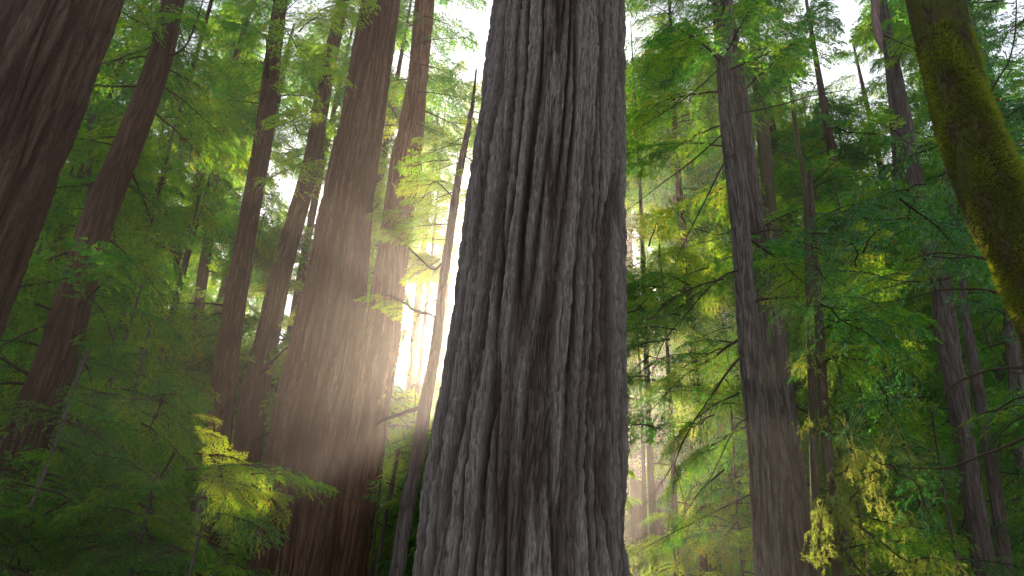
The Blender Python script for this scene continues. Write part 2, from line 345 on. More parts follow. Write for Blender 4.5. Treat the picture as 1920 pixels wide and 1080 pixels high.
# places that the photograph shows struck by the sun: no bough may stand in the ray towards them
SUNNY = [(700, 600, 17, .4), (640, 660, 15, .4), (590, 710, 13, .35), (800, 380, 30, .5), (765, 430, 33, .6), (830, 240, 34, .6), (750, 200, 33, .5), (770, 790, 37, .6), (785, 350, 21.6, .4), (757, 640, 25, .35), (722, 735, 24, .35),
    (430, 875, 10.2, .3), (490, 890, 10.0, .3), (370, 800, 10.3, .2), (640, 60, 21, .5), (600, 200, 23, .4), (570, 400, 30, .5), (125, 250, 13, .3), (330, 560, 40, .8), (240, 240, 18, .3), (290, 520, 30, .6), (430, 250, 34, .7), (520, 330, 36, .7), (250, 480, 24, .5), (200, 250, 26, .5), (1700, 420, 22, .4), (1620, 560, 20, .4), (1850, 250, 12, .3), (1900, 130, 12, .3), (1480, 400, 26, .5), (1760, 160, 20, .4), (1440, 480, 24, .4), (1680, 620, 18, .4),
    (1245, 380, 28, .8), (1195, 770, 32, .8), (1320, 660, 26, .5), (1440, 190, 22, .4), (1500, 675, 14.6, .3), (1560, 1000, 14, .4), (1610, 900, 14.4, .4), (1530, 1050, 14, .5), (1580, 940, 14.5, .5), (1650, 930, 14.6, .5), (1700, 1000, 14.3, .5), (1600, 1040, 14, .5), (1220, 330, 31, .7), (1290, 460, 31, .7), (1180, 300, 38, .7),  (1560, 600, 16, .3), (1740, 90, 7.8, .12), (1830, 400, 8, .12)]
_ST = np.array([at(x, y, D) for x, y, D, r_ in SUNNY]); _SR = np.array([q[3] for q in SUNNY])
def shades(P, r, pad=0.25, lead=1.5):
    v = P[:, None]-_ST[None]; al = v@s; pe = np.linalg.norm(v-al[..., None]*s, axis=-1)
    return bool(((al > lead) & (pe < _SR+pad)).any()) and r.random() < 0.9
def in_gap(P, r):
    x, y, z = proj(P)
    for gx, gy, rx, ry, pr in GAPS:
        e = ((x-gx)/rx)**2+((y-gy)/ry)**2
        if (e < 1).any() and r.random() < pr: return True
    return False
_probe = np.array([(0.0, 0, 0), (0.35, 0, 0.02), (0.35, 0.26, -0.05), (0.35, -0.26, -0.05), (0.65, 0, -0.05), (0.65, 0.26, -0.15), (0.65, -0.26, -0.15), (0.85, 0.12, -0.15), (0.85, -0.12, -0.15), (1, 0, -0.2), (0.15, 0.2, 0), (0.15, -0.2, 0)])
def rotm(az, tilt, roll=0):
    return np.array(Matrix.Rotation(az, 3, 'Z')@Matrix.Rotation(-tilt, 3, 'Y')@Matrix.Rotation(roll, 3, 'X'))
NB = [0]
def put_bough(root, base, az, tilt, length, kind, r, check=True, roll=0.0, gaps=True, me=None, test=None):
    meshes, L = PL[kind]; Rm = rotm(az, tilt, roll); sc = length/L
    pts = base+(_probe*length)@Rm.T
    x, y, z = proj(pts)
    if (x.max() < -160 or x.min() > W0+160 or y.max() < -260 or y.min() > H0+160): 
        if check: return None
    if check and (blocked(pts[1:]) or (gaps and in_gap(pts, r)) or shades(pts, r, 0.03*length)): return None
    if check and np.linalg.norm(pts-CAM, axis=1).min() < 3.5: return None
    if test and not test(x, y): return None
    o = bpy.data.objects.new('branch', me or meshes[r.integers(len(meshes))]); link(o, root)
    M = Matrix(Rm.tolist()).to_4x4()@Matrix.Diagonal((sc, sc*r.uniform(0.85, 1.15), sc, 1)); M.translation = Vector(base-np.array(root.location)); o.matrix_local = M
    NB[0] += 1; return o
def crown(root, ax, z0, z1, n, kind, lf, r, tilt=(-0.35, 0.15), check=True, maxn=98, azr=None):
    c = 0
    for k in range(n):
        z = z0+(z1-z0)*(k+r.random())/n; p, rad = axis_at(ax, z); u = (z-z0)/(z1-z0)
        az = r.uniform(0, 2*math.pi) if azr is None else r.uniform(*azr)
        if put_bough(root, p, az, r.uniform(*tilt), lf*(1.05-0.6*u**1.5)*r.uniform(0.7, 1.2), kind, r, check, r.normal(0, 0.25)): c += 1
        if c >= maxn: break
    return c

# ------------------------------------------------------------------ ground
def ground():
    n = 160; xs = np.sign(np.linspace(-1, 1, n))*np.abs(np.linspace(-1, 1, n))**1.6*320
    X, Y = np.meshgrid(xs, xs+40)
    Z = noise(np.stack([X*0.05, Y*0.05, X*0], -1))*0.5*np.clip((np.hypot(X, Y)-6)/20, 0, 1)+noise(np.stack([X*0.5, Y*0.5, X*0+4], -1))*0.06
    i = np.arange(n-1)[:, None]*n; j = np.arange(n-1)[None]; F = np.stack([i+j, i+j+1, i+n+j+1, i+n+j], -1).reshape(-1, 4)
    m, t, out = mat('forest_floor'); b = t.nodes.new('ShaderNodeBsdfPrincipled'); b.inputs['Roughness'].default_value = 1
    nn = tnoise(t, mapped(t, (1, 1, 1)), 3, 8, 0.7); c = ramp(t, [(0.35, (0.03, 0.02, 0.012)), (0.5, (0.09, 0.055, 0.03)), (0.62, (0.04, 0.06, 0.015)), (0.75, (0.12, 0.08, 0.045))])
    t.links.new(nn.outputs[0], c.inputs[0]); t.links.new(c.outputs[0], b.inputs['Base Color'])
    bp = t.nodes.new('ShaderNodeBump'); bp.inputs['Distance'].default_value = 0.1; t.links.new(nn.outputs[0], bp.inputs['Height']); t.links.new(bp.outputs[0], b.inputs['Normal'])
    t.links.new(b.outputs[0], out.inputs[0])
    o = link(bpy.data.objects.new('ground', mesh_np('ground', np.stack([X, Y, Z-0.05], -1).reshape(-1, 3), F, [m]))); o['kind'] = 'structure'
ground()

# ------------------------------------------------------------------ the named trees
TREES = {}
def tree(key, name, label, cat, pts, D, top, m, group=None, prot=None, **kw):
    ax = trunk_axis(pts, D, top); base = ax[0][0].copy(); base[2] = 0
    root = thing(name, label, cat, tuple(base), group)
    zl = at(pts[-1][0], 1080, D)[2]; zh = at(pts[0][0], 0, D)[2]
    make_trunk(root, ax, m, zvis=(zl-0.5, zh+1.5), **kw)
    if prot is not None: protect(pts, D, *prot)
    TREES[key] = (root, ax, pts, D); return root
EDGE0 = [(0, 930, 1167), (200, 905, 1167), (380, 880, 1166), (560, 858, 1166), (720, 835, 1167), (850, 812, 1169), (960, 795, 1171), (1080, 780, 1176)]
tree('T0', 'redwood_tree', 'huge grey redwood trunk with deeply furrowed bark, the widest tree of all', 'redwood tree',
     [((a+b)/2, y, (b-a)/2) for y, a, b in EDGE0], 12, 34, M_BARK0, prot=(-50, 1100, 8), nth=1000, dz=0.0115, lam=0.21, dep=0.20, flute=0.03, stretch=24, groove=0.10)
tree('T1', 'redwood_tree', 'thick leaning redwood trunk with striped brown bark, cut off by the upper left corner', 'redwood tree',
     [(122, 0, 92), (0, 300, 104), (-115, 570, 114), (-200, 800, 120)], 13, 32, M_BARK1, prot=(-50, 600, -22), nth=420, dz=0.03, lam=0.22, dep=0.15, flute=0.06, stretch=14, groove=0.06)
tree('T2', 'redwood_tree', 'slender brown redwood trunk leaning beside the thick striped trunk in the upper left corner', 'redwood tree',
     [(325, 0, 20), (303, 100, 22), (255, 235, 25), (188, 400, 29), (145, 540, 32), (105, 680, 37), (45, 830, 41), (0, 940, 45), (-40, 1080, 50)], 20, 34, M_BARK1, prot=(40, 900, -12), nth=110, dz=0.05, lam=0.14, dep=0.035, stretch=12)
tree('T2b', 'young_conifer', 'very thin sapling stem standing between the thick striped trunk and the slender brown trunk', 'young tree',
     [(160, 120, 5), (170, 250, 6), (166, 330, 6), (163, 400, 6), (150, 560, 7), (128, 760, 8), (100, 1000, 9)], 22, 22, M_BARK2, nth=16, dz=0.15, lam=0.1, dep=0.01)
tree('T3', 'redwood_tree', 'straight narrow brown trunk rising behind the bright sunlit spray at the left', 'redwood tree',
     [(515, 80, 14), (495, 250, 17), (462, 440, 18), (445, 540, 20), (425, 680, 22), (408, 830, 24), (390, 960, 26), (372, 1080, 28)], 28, 44, M_BARK1, prot=(400, 860, -4), nth=90, dz=0.07, lam=0.14, dep=0.035, stretch=14)
tree('T4', 'redwood_tree', 'hazy brown trunk just to the left of the broad pale pair of redwoods', 'redwood tree',
     [(607, 170, 14), (586, 300, 16), (558, 400, 17), (530, 500, 19), (500, 640, 22), (478, 740, 26), (462, 850, 27), (440, 1000, 30)], 38, 50, M_BARK1, prot=(200, 860, -4), nth=80, dz=0.1, lam=0.16, dep=0.04, stretch=14)
tree('T4b', 'redwood_tree', 'faint small trunk in the foliage to the left of the straight narrow brown trunk', 'redwood tree',
     [(398, 380, 9), (392, 440, 10), (380, 520, 10), (365, 640, 11), (355, 760, 11), (340, 960, 13)], 50, 55, M_BARK1, prot=(440, 640, -2), nth=48, dz=0.2, lam=0.16, dep=0.03)
tree('T5', 'redwood_tree', 'broad brown redwood with glowing haze in front, larger trunk of the joined pair', 'redwood tree',
     [(714, 0, 34), (683, 200, 39), (656, 350, 46), (635, 490, 55), (620, 600, 63), (597, 720, 68), (573, 830, 69), (552, 950, 65), (531, 1080, 62)], 25, 44, M_BARK5, prot=(-50, 1000, 0), nth=300, dz=0.045, lam=0.22, dep=0.15, flute=0.07, stretch=20, groove=0.06)
tree('T6', 'redwood_tree', 'reddish brown redwood on the right of the joined pair, narrower of the two trunks', 'redwood tree',
     [(797, 0, 17), (783, 150, 17), (762, 300, 27), (748, 400, 27), (731, 520, 29), (715, 640, 33), (692, 760, 38), (676, 850, 41), (660, 950, 42), (642, 1080, 43)], 29.5, 46, M_BARK8, prot=(60, 1050, -2), nth=200, dz=0.05, lam=0.18, dep=0.11, flute=0.07, stretch=20)
tree('T7', 'young_conifer', 'thin dark stem just to the left of the huge grey trunk', 'young tree',
     [(893, 130, 1), (888, 180, 2.5), (882, 220, 4), (868, 290, 6), (855, 360, 7), (838, 480, 8), (829, 540, 8), (815, 660, 10), (797, 760, 12), (782, 860, 13), (765, 940, 14), (743, 1080, 14)], 22, 20, M_BARK2, prot=(200, 1100, 1), nth=48, dz=0.06, lam=0.08, dep=0.03, flute=0.08)
tree('T8', 'young_conifer', 'very thin sapling stem between the reddish brown redwood and the thin dark stem', 'young tree',
     [(748, 840, 4), (733, 920, 4), (718, 1000, 4), (705, 1080, 4)], 27, 9, M_BARK2, prot=(840, 1100, 1), nth=16, dz=0.2, lam=0.06, dep=0.01)
tree('T9', 'conifer_tree', 'tall grey conifer with drooping bare branches, front trunk of the crossing pair at the right', 'conifer tree',
     [(1355, 0, 19), (1359, 150, 14), (1367, 250, 15), (1386, 400, 17), (1396, 540, 18), (1405, 640, 20), (1414, 740, 21), (1425, 840, 22), (1432, 950, 23), (1440, 1080, 24)], 19, 30, M_BARK6, prot=(120, 1100, -2), nth=130, dz=0.035, lam=0.085, dep=0.035, flute=0.03, stretch=12)
tree('T10', 'conifer_tree', 'grey conifer trunk leaning behind the crossing pair at the right, wider at the bottom', 'conifer tree',
     [(1375, 100, 13), (1390, 200, 15), (1402, 300, 15), (1415, 400, 17), (1436, 540, 19), (1450, 640, 22), (1463, 740, 24), (1476, 840, 26), (1488, 960, 29), (1499, 1080, 32)], 23.5, 34, M_BARK7, prot=(190, 400, -2), nth=150, dz=0.035, lam=0.10, dep=0.04, flute=0.03, stretch=12)
protect(TREES['T10'][2], 23.5, 560, 1100, -2)
tree('T13', 'conifer_tree', 'slim dark trunk rising out of golden moss, right of the crossing pair', 'conifer tree',
     [(1528, 480, 6), (1536, 600, 8), (1540, 690, 9), (1547, 790, 9), (1555, 890, 10), (1563, 970, 10), (1572, 1080, 11)], 15, 14, M_BARKG, prot=(660, 960, 1), nth=40, dz=0.05, lam=0.06, dep=0.02)
tree('T14', 'conifer_tree', 'furrowed brown trunk in shade near the right edge, left of its thinner neighbour', 'conifer tree',
     [(1735, 430, 16), (1765, 540, 19), (1776, 640, 20), (1795, 740, 19), (1812, 860, 18), (1828, 960, 19), (1848, 1080, 21)], 24, 34, M_BARK2, prot=(530, 1060, -6), nth=90, dz=0.06, lam=0.11, dep=0.04)
tree('T15', 'conifer_tree', 'thin leaning trunk in shade near the right edge, beside the furrowed brown trunk', 'conifer tree',
     [(1803, 520, 6), (1812, 600, 8), (1832, 720, 11), (1857, 860, 12), (1872, 960, 12), (1888, 1080, 13)], 20, 22, M_BARK2, prot=(560, 1060, -4), nth=48, dz=0.06, lam=0.08, dep=0.025)
tree('T16', 'conifer_tree', 'trunk at the right edge below the mossy trunk, partly hidden by leaves', 'conifer tree',
     [(1875, 480, 11), (1892, 570, 12), (1902, 690, 13), (1915, 820, 14), (1935, 1000, 15)], 26, 34, M_BARK2, prot=(560, 720, -4), nth=60, dz=0.08, lam=0.1, dep=0.03)
tree('T17', 'conifer_tree', 'dim greenish trunk close behind the crossing grey pair on its right side', 'conifer tree',
     [(1425, 180, 12), (1432, 260, 12), (1440, 350, 12), (1452, 480, 13), (1462, 600, 14), (1475, 760, 15), (1490, 1000, 17)], 36, 48, M_BARKG, prot=(230, 420, 0), nth=48, dz=0.12, lam=0.1, dep=0.03)
tree('T20', 'conifer_tree', 'dark hazy trunk amid lacy foliage against the sky at the upper right', 'conifer tree',
     [(1665, 60, 11), (1680, 200, 13), (1690, 330, 14), (1705, 520, 15), (1725, 800, 17)], 42, 56, M_BARK2, prot=(120, 330, -4), nth=48, dz=0.15, lam=0.14, dep=0.03)
tree('T18', 'tanoak_tree', 'slender broadleaf sapling with arching twigs, right of the crossing grey pair', 'young tree',
     [(1487, 210, 3), (1500, 290, 4), (1512, 370, 6), (1516, 500, 7), (1522, 700, 8), (1532, 1000, 9)], 17, 14, M_BARKG, nth=20, dz=0.1, lam=0.06, dep=0.012)
# distant hazy trunks seen low right of the big trunk
for k, (x, hw, D, nm) in enumerate([(1190, 12, 62, 'pale hazy trunk touching the edge of the huge grey trunk low down'), (1226, 9, 72, 'pale hazy trunk standing alone in the glowing mist right of the huge trunk'),
                         (1303, 8, 55, 'distant brown trunk between the misty glow and the crossing grey pair'), (1342, 8, 66, 'small distant trunk close to the left of the crossing grey pair')]):
    y0 = 560; dx = (1080-x)/2.9/1000
    tree('F%d' % k, 'redwood_tree', nm, 'redwood tree', [(x-(850-yy)*-dx*1.0, yy, hw*(0.75+0.25*yy/900)) for yy in (300, 560, 850, 1080)], D, 60, M_BARK1, prot=(840, 1000, -3) if k < 2 else None, nth=40, dz=0.3, lam=0.2, dep=0.05)

# the mossy leaning trunk
MP = [(1752, 0, 47), (1775, 100, 46), (1800, 200, 49), (1837, 300, 55), (1880, 400, 58), (1932, 500, 58), (1975, 600, 60), (2030, 760, 64), (2090, 940, 68)]
tree('T11', 'mossy_tree', 'leaning trunk wrapped in green and brown moss, at the upper right corner', 'mossy tree', MP, 8, 13, M_BARK3, prot=(-50, 620, 2), nth=200, dz=0.02, lam=0.07, dep=0.03, flute=0.16, stretch=2.5)
def moss_fuzz(key, n, z0, z1, r, ln=(0.02, 0.07), wd=0.006, bias=None, clump=0.0):
    root, ax, pts, D = TREES[key]; z = r.uniform(z0, z1, n); th = r.uniform(0, 2*math.pi, n)
    c = np.array([axis_at(ax, q)[0] for q in z]); rad = np.array([axis_at(ax, q)[1] for q in z])
    nv = noise(np.stack([np.cos(th)*1.2, np.sin(th)*1.2, z*1.3], -1))
    keep = nv > -0.38+r.normal(0, 0.12, n)
    out = np.stack([np.cos(th), np.sin(th), 0*th], -1)
    b = c+out*(rad*0.99)[:, None]
    d = nrm(out*0.8+r.normal(0, 0.5, (n, 3))+np.array([0, 0, -0.7]))
    l = r.uniform(*ln, n)*(1+clump*np.clip(nv, 0, 1)*2)
    V, F = strips(b[keep], d[keep], l[keep], np.full(keep.sum(), wd)*r.uniform(0.6, 1.4, keep.sum()), nrm(r.normal(size=(keep.sum(), 3))))
    me = mesh_np('moss', V-np.array(root.location), F, [M_DMOSS], tint=np.clip(0.5+nv[keep]*0.8+r.normal(0, 0.15, keep.sum()), 0, 1), smooth=False)
    link(bpy.data.objects.new('moss', me), root)
moss_fuzz('T11', 170000, 3.5, 10.5, rng, (0.015, 0.06), 0.008, clump=1.1)
PROTECT_ALL = True

# ------------------------------------------------------------------ bare branches, moss, special sprays
def pxcurve(pts, n=24):                 # rows (px, py, D, r)
    P = np.array([np.append(at(q[0], q[1], q[2]), q[3]) for q in pts]); return spline(P, n)
def bare(root, pts, r, twigs=10, tl=0.5, droop=0.5, sub=True, m=None, name='bare_branch', kn=6, mb=None):
    S = pxcurve(pts); mbx = mb or MB(); wob = noise(S[:, :3]*3)*0.02; S[:, 2] += wob
    mbx.add(*tube(S[:, :3], np.maximum(S[:, 3], 0.0015), kn)); ends = []
    for k in range(twigs):
        i = r.integers(4, len(S)-1); p = S[i, :3]; dm = nrm(S[min(i+1, len(S)-1), :3]-S[i-1, :3])
        d = nrm(dm*0.6+r.normal(0, 0.6, 3)+np.array([0, 0, -droop])); l = tl*r.uniform(0.3, 1.3); t = np.linspace(0, 1, 7)
        q = p+d*l*t[:, None]+np.array([0, 0, -0.35*l*droop])*(t**2)[:, None]+r.normal(0, 0.012*l/0.5, (7, 3))*t[:, None]
        mbx.add(*tube(q, np.linspace(max(S[i, 3]*0.4, 0.003), 0.0012, 7), 4))
        if sub:
            for _ in range(3):
                j = r.integers(2, 6); d2 = nrm(d+r.normal(0, 0.7, 3)); l2 = l*r.uniform(0.15, 0.45)
                mbx.add(*tube(q[j]+d2*l2*np.linspace(0, 1, 4)[:, None], np.linspace(0.0025, 0.001, 4), 3))
    if mb is None:
        me = mbx.mesh(name, [m or M_TWIG]); me.transform(Matrix.Translation(-root.location)); link(bpy.data.objects.new(name, me), root)
    return S
def hang_moss(root, S, r, n=60, ln=(0.08, 0.4), spread=0.03, name='hanging_moss', w0=0.012, fuzz=6):
    mb = MB(); n = int(n*0.8)
    for k in range(n):
        i = r.integers(0, len(S)); p = S[i, :3]+r.normal(0, spread, 3)*np.array([1, 1, .5]); l = r.uniform(*ln)*r.uniform(0.15, 1)*0.75; m = 7
        t = np.linspace(0, 1, m); side = nrm(r.normal(size=3)*np.array([1, 1, .2])); tt = r.random()
        sway = r.normal(0, 0.10*l, (m, 3)).cumsum(0)*np.array([1, 1, .5]); sway[0] = 0
        q = p+np.array([0, 0, -1])*l*t[:, None]+sway+nrm(r.normal(size=3)*np.array([1, 1, 0]))*l*0.3*np.sin(t*2)[:, None]
        ww = w0*0.5*r.uniform(0.5, 1.5)*(1-t**1.5*0.85)
        V = np.concatenate([q+side*ww[:, None]*0.5, q-side*ww[:, None]*0.5]); j = np.arange(m-1)
        mb.add(V, np.stack([j, j+1, j+m+1, j+m], 1), 0, np.full(m-1, tt))
        f = fuzz*3; u = r.random(f)**0.8; b = np.stack([np.interp(u, t, q[:, c]) for c in range(3)], 1)+r.normal(0, 0.006, (f, 3)); d = nrm(r.normal(0, 1, (f, 3))+np.array([0, 0, -0.5]))
        V, F = strips(b, d, r.uniform(0.015, 0.06, f), np.full(f, 0.007), nrm(r.normal(size=(f, 3)))); mb.add(V, F, 0, np.clip(np.full(f, tt)+r.normal(0, .15, f), 0, .93))
    me = mb.mesh(name, [M_MOSS], False); me.transform(Matrix.Translation(-root.location)); link(bpy.data.objects.new(name, me), root)
r9 = TREES['T9'][0]; R_ = rng
for pts, tw, tl in [([(1362, 245, 19, .028), (1300, 300, 18.6, .022), (1240, 345, 18.3, .014), (1172, 398, 18, .006)], 8, .35),
                    ([(1358, 120, 19, .025), (1290, 180, 18.5, .018), (1165, 262, 18, .006)], 7, .35),
                    ([(1356, 30, 19, .02), (1290, 70, 18.7, .015), (1172, 108, 18.4, .005)], 6, .3),
                    ([(1388, 285, 19, .03), (1362, 300, 18.4, .025), (1325, 370, 18, .02), (1290, 440, 17.8, .014), (1262, 500, 17.6, .006)], 12, .5),
                    ([(1398, 500, 19, .03), (1345, 525, 18.5, .024), (1290, 585, 18, .018), (1245, 640, 17.7, .012), (1222, 700, 17.6, .006)], 14, .5),
                    ([(1404, 655, 19, .034), (1370, 690, 18.6, .03), (1325, 755, 18, .024), (1290, 810, 17.8, .018), (1268, 860, 17.6, .012), (1262, 890, 17.6, .005)], 16, .7),
                    ([(1262, 870, 17.6, .012), (1230, 920, 17.4, .008), (1185, 975, 17.2, .003)], 10, .35),
                    ([(1264, 870, 17.6, .010), (1262, 930, 17.6, .007), (1250, 1000, 17.6, .003)], 9, .35),
                    ([(1266, 875, 17.6, .010), (1280, 930, 17.8, .007), (1292, 985, 17.8, .003)], 8, .35),
                    ([(1420, 922, 19, .028), (1370, 945, 18.6, .022), (1310, 975, 18.2, .016), (1240, 1010, 18, .010), (1190, 1040, 17.8, .005)], 16, .5),
                    ([(1412, 780, 19, .02), (1380, 800, 18.6, .016), (1340, 880, 18.2, .01), (1310, 940, 18, .004)], 10, .4),
                    ([(1390, 420, 19, .018), (1350, 440, 18.5, .012), (1300, 430, 18.2, .006), (1275, 455, 18, .003)], 6, .4),
                    ([(1375, 215, 21, .03), (1450, 200, 21, .024), (1530, 178, 21, .016), (1620, 165, 21, .006)], 10, .4),
                    ([(1408, 440, 19, .018), (1450, 430, 18.6, .014), (1500, 440, 18.4, .008), (1550, 470, 18.2, .003)], 8, .35)]:
    bare(r9, pts, R_, tw, tl, 0.6)
S = bare(TREES['T7'][0], [(828, 560, 22, .022), (800, 570, 21.8, .018), (782, 595, 21.6, .014), (772, 640, 21.5, .012), (771, 690, 21.5, .008), (758, 715, 21.5, .004)], R_, 6, .3, .5)
bare(TREES['T7'][0], [(852, 372, 22, .02), (815, 340, 21.8, .016), (790, 375, 21.6, .01), (765, 385, 21.6, .005)], R_, 5, .3, .3)
bare(TREES['T7'][0], [(848, 395, 22, .012), (868, 375, 22, .008), (885, 372, 22, .004)], R_, 3, .2, .3)
bare(TREES['T7'][0], [(830, 480, 22, .014), (805, 500, 21.8, .01), (775, 515, 21.6, .005)], R_, 4, .25, .3)
bare(TREES['T7'][0], [(836, 410, 22, .012), (855, 440, 22, .008), (868, 480, 22, .003)], R_, 3, .25, .4)
S = bare(TREES['T7'][0], [(762, 985, 22, .02), (785, 1000, 22, .016), (800, 985, 22, .01)], R_, 3, .2, .3)
bare(TREES['T7'][0], [(826, 607, 22, .03), (806, 590, 22.2, .035), (782, 584, 22.6, .045), (745, 560, 23.3, .035), (722, 552, 23.8, .012)], R_, 12, .5, .5)
bare(TREES['T7'][0], [(806, 756, 22, .05), (785, 764, 22.4, .06), (752, 776, 22.9, .055), (724, 786, 23.3, .04), (700, 800, 23.6, .01)], R_, 8, .4, .4)
bare(TREES['T7'][0], [(838, 480, 22, .03), (815, 505, 22.3, .035), (785, 482, 22.8, .03), (750, 448, 23.3, .02), (728, 440, 23.6, .006)], R_, 8, .4, .4)
# sunlit mossy dead limbs of the reddish trunk
t6 = TREES['T6'][0]
for pts in ([(765, 560, 27, .02), (762, 600, 25.5, .02), (752, 650, 25, .018), (738, 700, 24.5, .014), (722, 735, 24.2, .012), (712, 752, 24, .006)],
            [(762, 590, 26, .012), (785, 650, 25.5, .01), (790, 670, 25.5, .008), (805, 640, 25.5, .005)], [(758, 640, 25, .01), (765, 700, 25, .008), (778, 720, 25, .006), (776, 750, 25, .003)]):
    S = bare(t6, pts, R_, 6, .3, .3, True); hang_moss(t6, S, R_, 40, (.05, .3), .02)
S = bare(t6, [(790, 385, 27, .02), (775, 372, 25, .018), (755, 350, 24.5, .012), (738, 345, 24, .006)], R_, 5, .25, .3); hang_moss(t6, S, R_, 45, (.08, .5), .04, w0=.02)
# golden hanging moss right of the crossing pair
t13 = TREES['T13'][0]
GM = [([(1550, 765, 15, .02), (1575, 790, 14.6, .018), (1598, 840, 14.4, .014), (1605, 870, 14.3, .006)], 90), ([(1556, 900, 15, .024), (1585, 880, 14.8, .02), (1612, 845, 14.7, .016), (1650, 870, 14.6, .008)], 120),
      ([(1560, 955, 15, .026), (1610, 985, 14.6, .022), (1655, 1020, 14.2, .018), (1700, 1050, 14, .016), (1745, 1045, 13.8, .012), (1790, 1060, 13.6, .005)], 200),
      ([(1548, 800, 15, .018), (1530, 790, 14.7, .01), (1505, 800, 14.5, .004)], 30), ([(1542, 700, 15, .02), (1525, 668, 14.8, .014), (1505, 668, 14.6, .008), (1485, 680, 14.5, .004)], 40),
      ([(1545, 690, 15, .02), (1565, 655, 14.8, .014), (1590, 668, 14.6, .008), (1620, 690, 14.5, .004)], 15),
      ([(1556, 930, 15, .02), (1545, 945, 14.5, .018), (1538, 990, 14.2, .012), (1530, 1050, 14, .006)], 140), ([(1562, 960, 15, .02), (1580, 960, 14.5, .018), (1600, 930, 14.2, .012), (1640, 900, 14, .006)], 110),
      ([(1640, 860, 15.5, .012), (1670, 800, 15.5, .012), (1700, 850, 15.5, .008), (1720, 900, 15.5, .004)], 120),
      ([(1620, 700, 15.5, .012), (1660, 690, 15.5, .012), (1720, 740, 15.5, .008)], 30), ([(1560, 1000, 15, .02), (1620, 1080, 14.5, .012), (1640, 1120, 14.5, .004)], 120), ([(1625, 880, 15, .012), (1655, 940, 14.8, .01), (1690, 1000, 14.6, .006)], 110)]
for pts, n in GM:
    S = bare(t13, pts, R_, 8, .35, .6, True, M_BARKG); hang_moss(t13, S, R_, n, (.12, .65), .10, w0=.016, fuzz=12)
S = bare(r9, [(1440, 432, 19, .016), (1490, 436, 18.6, .014), (1530, 445, 18.3, .01), (1565, 480, 18, .004)], R_, 3, .3, .5, True, M_BARKG); hang_moss(r9, S, R_, 30, (.08, .45), .03)
# arching twigs of the sapling and of the mossy tree
t18 = TREES['T18'][0]
for pts in ([(1514, 350, 17, .02), (1545, 325, 16.6, .015), (1580, 280, 16.4, .01), (1600, 225, 16.2, .005)], [(1516, 360, 17, .016), (1560, 335, 16.4, .012), (1620, 330, 16, .008), (1690, 338, 15.8, .004)],
            [(1516, 400, 17, .02), (1570, 400, 16, .016), (1620, 375, 15.6, .012), (1690, 355, 15.2, .006), (1740, 370, 15, .003)], [(1516, 420, 17, .016), (1590, 385, 16, .012), (1650, 385, 15.6, .008), (1700, 405, 15.4, .004)],
            [(1535, 345, 16.8, .01), (1570, 380, 16.4, .008), (1600, 400, 16, .004)]):
    bare(t18, pts, R_, 6, .4, .1, True, M_BARKG)
t11 = TREES['T11'][0]
bare(t11, [(1850, 195, 8, .018), (1862, 165, 7.9, .014), (1893, 110, 7.8, .011), (1905, 40, 7.7, .009), (1903, -60, 7.6, .006)], R_, 4, .3, .1, True, M_BARKG)
bare(t11, [(1745, 35, 7.7, .006), (1735, 20, 7.6, .005), (1728, 6, 7.5, .003)], R_, 0, .1, .1, False, M_BARKG)
for pts in ([(1905, 520, 8, .02), (1840, 485, 8.2, .014), (1760, 475, 8.5, .01), (1690, 490, 8.8, .005)], [(1985, 620, 8, .02), (1900, 560, 8.2, .016), (1800, 540, 8.6, .012), (1700, 560, 9, .006), (1640, 570, 9.2, .003)],
            [(2000, 700, 8, .02), (1880, 690, 8.4, .014), (1780, 730, 8.8, .01), (1735, 820, 9.2, .005)], [(2000, 790, 8, .02), (1850, 850, 8.4, .014), (1760, 880, 8.8, .01), (1650, 870, 9.2, .005)],
            [(1990, 760, 9, .016), (1900, 790, 9.4, .012), (1850, 850, 9.6, .008), (1835, 930, 9.8, .004)]):
    bare(t11, pts, R_, 7, .35, .3, True, M_BARKG)
# low limbs in the shaded left
def limbs(key, D, lst):
    for pts in lst: bare(TREES[key][0], [(x, y, D+dd, rr) for x, y, dd, rr in pts], R_, 9, .6, .3)
limbs('T2', 20, [[(120, 600, 0, .04), (60, 620, -1, .03), (0, 650, -2, .02), (-60, 690, -3, .01)], [(150, 545, 0, .03), (190, 580, -1, .025), (215, 640, -1.5, .02), (265, 690, -2, .012), (330, 700, -2.5, .005)],
                 [(130, 600, 0, .03), (160, 660, -1, .025), (185, 740, -1.5, .018), (192, 800, -2, .008)], [(300, 110, 0, .035), (345, 90, -.6, .03), (375, 20, -1, .022), (390, -60, -1.4, .01)],
                 [(100, 700, 0, .03), (130, 770, -1, .025), (170, 820, -1.6, .018), (190, 890, -2, .008)]])
limbs('T3', 28, [[(490, 700, 0, .03), (540, 650, -.5, .02), (600, 610, -1, .01)], [(412, 860, 0, .03), (470, 830, -.6, .022), (520, 800, -1, .016), (560, 760, -1.4, .006)], [(405, 860, 0, .04), (350, 940, -2, .03), (290, 990, -4, .02), (180, 1060, -6, .01)]])
